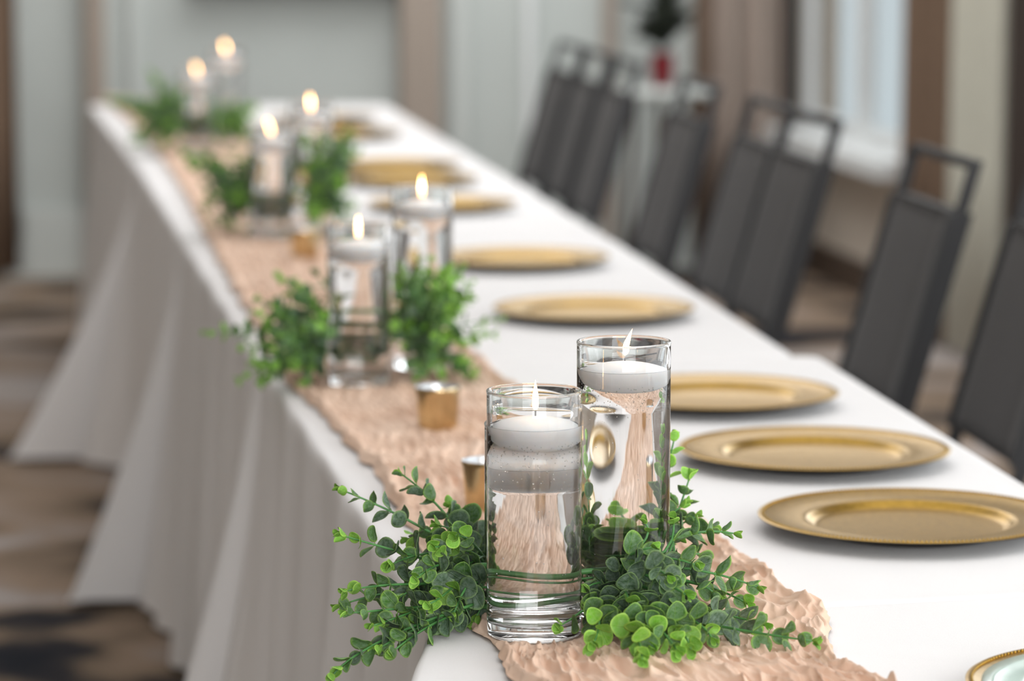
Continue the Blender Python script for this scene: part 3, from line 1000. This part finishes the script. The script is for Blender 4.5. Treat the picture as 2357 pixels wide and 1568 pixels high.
def sprig(root, pts, size, pitch=.020, r0=.0017, start=.12, bright=0.0, phase=None, rnd=random):
    """one stem (a part) with opposite pairs of round leaves (sub-parts). pts: polyline in root space"""
    org = root.location; cl = []
    for p in pts:
        p = Vector(p)
        for vx, vy, vr, vz in VLIST:
            dx, dy = org.x + p.x - vx, org.y + p.y - vy; d = math.hypot(dx, dy) or 1e-6
            if d < vr + .004 and org.z + p.z < vz:
                p.x += dx / d * (vr + .004 - d); p.y += dy / d * (vr + .004 - d)
        cl.append(p)
    pts = cl
    n = len(pts); rad = [r0 * (1 - .55 * i / (n - 1)) for i in range(n)]
    V, F = tube_arrays(pts, rad, 6)
    stem = link('stem', mesh_from('stem', V, F, M_stem), root)
    seg = [(pts[i + 1] - pts[i]).length for i in range(n - 1)]; Ltot = sum(seg)
    s = Ltot * start; ph = rnd.uniform(0, PI) if phase is None else phase; k = 0
    while s < Ltot:
        a = s; i = 0
        while i < n - 2 and a > seg[i]: a -= seg[i]; i += 1
        p = pts[i].lerp(pts[i + 1], min(1, a / seg[i])); d = (pts[i + 1] - pts[i]).normalized()
        q = s / Ltot
        side = d.cross(Vector((0, 0, 1)))
        if side.length < .1: side = d.cross(Vector((1, 0, 0)))
        side.normalize(); side = rot_about(side, d, ph + k * PI / 2 + rnd.uniform(-.35, .35))
        sz = size * (1.0 if q < .55 else 1 - .52 * (q - .55) / .45) * rnd.uniform(.82, 1.15)
        if q < .2: sz *= .85
        col = 0
        g = q + bright * .6 + rnd.uniform(-.18, .18)
        col = 2 if g > .93 else (1 if g > .66 else 0)
        for sg in (1, -1):
            el = rnd.uniform(.35, .85) + .35 * (q > .85)
            dd = (side * sg * math.cos(el) + d * math.sin(el)).normalized()
            nn = (d * math.cos(el) - side * sg * math.sin(el)).normalized()
            nn = rot_about(nn, dd, rnd.uniform(-.5, .5))
            c_ = org + p + dd * (sz * .55)
            if any(math.hypot(c_.x - vx, c_.y - vy) < vr + sz * .42 and c_.z < vz for vx, vy, vr, vz in VLIST): continue
            place_leaf(stem, LEAVES[col][rnd.randrange(3)], p + dd * .0025, dd, nn, sz)
        s += pitch * (1.0 if q < .6 else .72) * rnd.uniform(.85, 1.15); k += 1
    # end bud pair
    p = pts[-1]; d = (pts[-1] - pts[-2]).normalized()
    side = d.orthogonal().normalized()
    for sg in (1, -1):
        dd = (d + side * sg * .45).normalized()
        place_leaf(stem, LEAVES[2][0], p, dd, (side * sg * -1 + d * .3), size * .42)
    return stem


def spray(name, base, label, tips, size, arch=.02, group=None, pitch=.018, bright=0.0, seed=1):
    """base: world point, tips: list of world points"""
    rnd = random.Random(seed)
    root = empty('eucalyptus_spray', base); tag(root, label, 'greenery', group or 'eucalyptus sprays')
    for tp in tips:
        br = bright
        bs_ = Vector((rnd.uniform(-.010, .010), rnd.uniform(-.012, .012), rnd.uniform(0, .012)))
        if len(tp) == 4: tip, via, b0, br = tp
        elif len(tp) == 3: tip, via, b0 = tp
        else: tip, via = tp; b0 = None
        p3 = tip - base
        p0 = (b0 - base) if b0 is not None else bs_
        if via is None:
            p1 = p0 + (p3 - p0) * .35 + Vector((rnd.uniform(-.01, .01), rnd.uniform(-.01, .01), arch * rnd.uniform(.6, 1.3)))
            p2 = p0 + (p3 - p0) * .72 + Vector((rnd.uniform(-.01, .01), rnd.uniform(-.01, .01), arch * rnd.uniform(.2, .9)))
        else:
            v = via - base
            p1 = p0 + (v - p0) * .75; p2 = p3 + (v - p3) * .55
        L = (p3 - p0).length
        sprig(root, bez(p0, p1, p2, p3, max(6, int(L / .012))), size, pitch, bright=br, rnd=rnd)
    return root


A = lambda px, py, Y: at(px, py, Y=Y)


def AR(px, py, Y):
    """like A, but never lower than the runner's ruffles"""
    p = at(px, py, Y=Y)
    return p if p.z > T + .026 else at(px, py, z=T + .026)


# --- front cluster, left bunch
baseL = A(1128, 1338, 3.20)
tL = [(A(786, 1128, 3.22), A(960, 1195, 3.22), A(1105, 1300, 3.2)),
      (A(925, 1092, 3.27), A(1035, 1170, 3.24), A(1095, 1290, 3.2)),
      (A(785, 1232, 3.14), A(890, 1262, 3.16), A(1090, 1320, 3.18)),
      (A(800, 1360, 3.08), A(900, 1335, 3.1), A(1110, 1350, 3.16)),
      (A(800, 1412, 3.05), A(930, 1400, 3.07), A(1115, 1385, 3.13)),
      (A(782, 1394, 3.12), A(900, 1350, 3.12), A(1100, 1345, 3.16)),
      (A(768, 1552, 3.0), A(830, 1475, 3.03), A(1110, 1385, 3.1)),
      (A(880, 1488, 3.03), A(960, 1440, 3.06), A(1100, 1392, 3.12)),
      (A(905, 1500, 3.02), A(990, 1425, 3.06), A(1115, 1390, 3.12)),
      (A(1010, 1210, 3.20), None, None, .3),
      (A(1040, 1165, 3.26), None, None, .1),
      (A(940, 1240, 3.24), None, None),
      (A(1000, 1260, 3.10), None, None, .45),
      (A(1045, 1235, 3.10), None, None, .35),
      (A(900, 1300, 3.14), None, None),
      (A(960, 1330, 3.06), None, None),
      (A(990, 1390, 3.04), None, None, .3),
      (A(1045, 1410, 3.07), None, A(1110, 1350, 3.13)),
      (A(920, 1375, 3.10), None, None),
      (A(860, 1440, 3.04), A(960, 1410, 3.07), None),
      (A(1060, 1310, 3.12), None, None, .1),
      (A(1080, 1215, 3.3), None, None),
      (A(1090, 1430, 3.11), None, A(1120, 1360, 3.16))]
spray('l', baseL, 'eucalyptus bunch spilling left over the table edge beside the nearest vase', tL, .0222, seed=11, pitch=.0205)
# --- front cluster, right bunch
baseR = A(1400, 1350, 3.15)
tR = [(AR(1688, 1228, 3.14), AR(1580, 1205, 3.14), AR(1440, 1290, 3.14)),
      (AR(1640, 1215, 3.2), AR(1560, 1215, 3.18), AR(1430, 1290, 3.16)),
      (AR(1742, 1352, 3.10), AR(1620, 1300, 3.11), AR(1450, 1300, 3.13)),
      (AR(1870, 1476, 3.05), AR(1680, 1450, 3.07), AR(1500, 1410, 3.10)),
      (AR(1760, 1440, 3.09), AR(1640, 1400, 3.10), AR(1480, 1390, 3.12)),
      (AR(1720, 1390, 3.2), AR(1620, 1330, 3.18), AR(1470, 1330, 3.16)),
      (AR(1590, 1495, 3.0), None, AR(1470, 1390, 3.08), .35),
      (AR(1560, 1500, 3.01), None, AR(1440, 1380, 3.08), .2),
      (AR(1478, 1520, 2.99), None, AR(1420, 1400, 3.07), .5),
      (AR(1500, 1490, 2.98), None, AR(1440, 1390, 3.07), .3),
      (AR(1366, 1482, 3.0), None, AR(1390, 1400, 3.08), .65),
      (AR(1470, 1415, 3.0), None, AR(1420, 1360, 3.08), .45),
      (AR(1560, 1400, 3.02), None, AR(1450, 1350, 3.1), .2),
      (AR(1290, 1440, 3.02), None, AR(1390, 1400, 3.06)),
      (AR(1325, 1382, 3.06), None, AR(1400, 1380, 3.08), .1),
      (AR(1355, 1350, 3.07), None, AR(1420, 1360, 3.1)),
      (AR(1470, 1200, 3.12), None, AR(1430, 1300, 3.13), .4),
      (AR(1525, 1195, 3.14), None, AR(1440, 1290, 3.14), .1),
      (AR(1500, 1260, 3.06), None, AR(1430, 1320, 3.1), .2),
      (AR(1580, 1370, 3.0), AR(1520, 1330, 3.03), AR(1440, 1310, 3.1), .2),
      (AR(1540, 1330, 2.99), AR(1500, 1290, 3.05), AR(1430, 1310, 3.1)),
      (AR(1620, 1440, 3.03), None, AR(1480, 1370, 3.1), .1),
      (AR(1650, 1370, 3.1), None, AR(1470, 1330, 3.13)),
      (AR(1600, 1300, 3.07), None, AR(1450, 1310, 3.12)),
      (AR(1430, 1430, 3.02), None, AR(1410, 1370, 3.08)),
      (AR(1520, 1440, 3.02), None, AR(1430, 1370, 3.08)),
      (AR(1400, 1450, 3.03), None, None),
      (AR(1640, 1470, 3.05), None, AR(1490, 1400, 3.1)),
      (AR(1560, 1240, 3.16), None, AR(1440, 1300, 3.15)),
      (AR(1620, 1275, 3.22), None, AR(1460, 1320, 3.18))]
spray('r', baseR, 'full eucalyptus bunch resting on the ruffled runner right of the nearest vase', tR, .0228, seed=23, pitch=.0205, arch=.012)
# --- greenery behind the tall front vase
baseB = A(1440, 1360, 3.25)
tB = [(A(1588, 1098, 3.27), A(1560, 1180, 3.27), A(1520, 1310, 3.25), .5),
      (A(1552, 1010, 3.30), A(1530, 1120, 3.28), None, .6),
      (A(1575, 1160, 3.24), None, None), (A(1600, 1190, 3.25), None, None),
      (A(1350, 1000, 3.27), A(1372, 1130, 3.27), A(1400, 1310, 3.26), .5),
      (A(1372, 1080, 3.25), A(1380, 1160, 3.26), A(1400, 1310, 3.26), .3),
      (A(1362, 1185, 3.26), None, None, .4)]
_r = random.Random(77)
for k in range(16):
    tB.append((A(_r.uniform(1360, 1540), _r.uniform(1150, 1330), _r.uniform(3.24, 3.32)), None, None, _r.choice((0, .2, .45))))
spray('b', baseB, 'bright eucalyptus bunch standing behind the tall front vase', tB, .0225, seed=31, arch=.01)
# bare garland stems passing behind the nearest vase, joining the left and right bunches
yg = VPOS[0][1] + .0437 + .0055
gs = empty('garland_stems', A(1229, 1350, yg)); tag(gs, 'bundle of bare green stems running behind the nearest vase between both bunches', 'garland')
for k, (ya, yb, r) in enumerate(((1302, 1322, .0028), (1312, 1338, .0011), (1352, 1360, .0013), (1396, 1366, .0026), (1378, 1352, .0012))):
    o = gs.location
    dy = .0006 * (k % 2)
    pts = [A(1040, ya + 14, yg + .02) - o, A(1110, ya, yg + .006) - o, A(1170, ya + 1, yg + dy) - o, A(1229, (ya + yb) / 2 + 4, yg - dy) - o, A(1290, yb, yg + .001) - o, A(1345, yb - 6, yg + .004) - o, A(1440, yb - 16, yg + .006) - o, A(1520, yb - 30, yg + .01) - o]
    V, F = tube_arrays(pts, r, 8)
    link('stem', mesh_from('stem', V, F, M_stem), gs)


# --- bunches further along
def auto_bunch(label, bx, by, Y, box, n, size, seed, extra=(), depth=.10, bright=0.0, pitch=.022):
    rnd = random.Random(seed)
    base = at(bx, by, Y=Y)
    tips = []
    x0, y0, x1, y1 = box
    for k in range(n):
        px = rnd.uniform(x0, x1); py = rnd.uniform(y0, y1)
        Yt = Y + rnd.uniform(-depth, depth)
        p = at(px, py, Y=Yt)
        if p.z < T + .015: p.z = T + .015 + rnd.uniform(0, .02)
        tips.append((p, None, None, bright + rnd.choice((0, 0, .2, .45))))
    for e in extra:
        tips.append((at(e[0], e[1], Y=Y + (e[2] if len(e) > 2 else 0)), None, None, .25))
    spray('x', base, label, tips, size, seed=seed + 100, pitch=pitch, arch=.015)


auto_bunch('blurred eucalyptus bunch left of the second vase cluster, trailing over the cloth edge', 752, 820, 4.69, (575, 690, 740, 885), 30, .021, 5,
           extra=((475, 765), (640, 635, .1), (680, 650, .1), (555, 870), (590, 720), (560, 800)))
auto_bunch('blurred eucalyptus bunch before the tall vase of the second cluster', 960, 800, 4.74, (905, 600, 1090, 885), 46, .021, 6,
           extra=((1152, 735), (1130, 770), (990, 600), (1080, 870), (930, 640), (1085, 690)), bright=.12)
auto_bunch('blurred eucalyptus bunch left of the third vase cluster', 560, 470, 6.85, (465, 345, 590, 525), 38, .022, 7,
           extra=((440, 380), (420, 350, .2), (480, 515)))
auto_bunch('blurred eucalyptus bunch before the tall vase of the third cluster', 745, 450, 6.8, (690, 300, 815, 515), 52, .022, 8,
           extra=((800, 300), (825, 345)), bright=.1)
auto_bunch('blurred eucalyptus bunch left of the furthest vase cluster', 400, 290, 9.05, (305, 205, 430, 335), 44, .023, 9,
           extra=((345, 165, .1), (365, 185, .1), (395, 190), (250, 232, .9), (290, 232, .7)))
auto_bunch('blurred bright eucalyptus bunch right of the furthest vase cluster', 525, 300, 9.1, (490, 230, 592, 325), 34, .023, 10, bright=.2)
for (a_, b_), nm, sd in zip(VP2, ('second', 'third', 'furthest'), (41, 42, 43)):
    rnd = random.Random(sd)
    base = Vector((a_.x, a_.y + .085, T + .02)); tips = []
    for k in range(8):
        tips.append((Vector((a_.x + rnd.uniform(-.07, .06), a_.y + rnd.uniform(.06, .11), T + rnd.uniform(.05, .17))), None, None, rnd.choice((0, .2, .4))))
    spray('x', base, 'blurred eucalyptus seen through the left vase of the %s cluster' % nm, tips, .021, seed=sd + 7, pitch=.021)
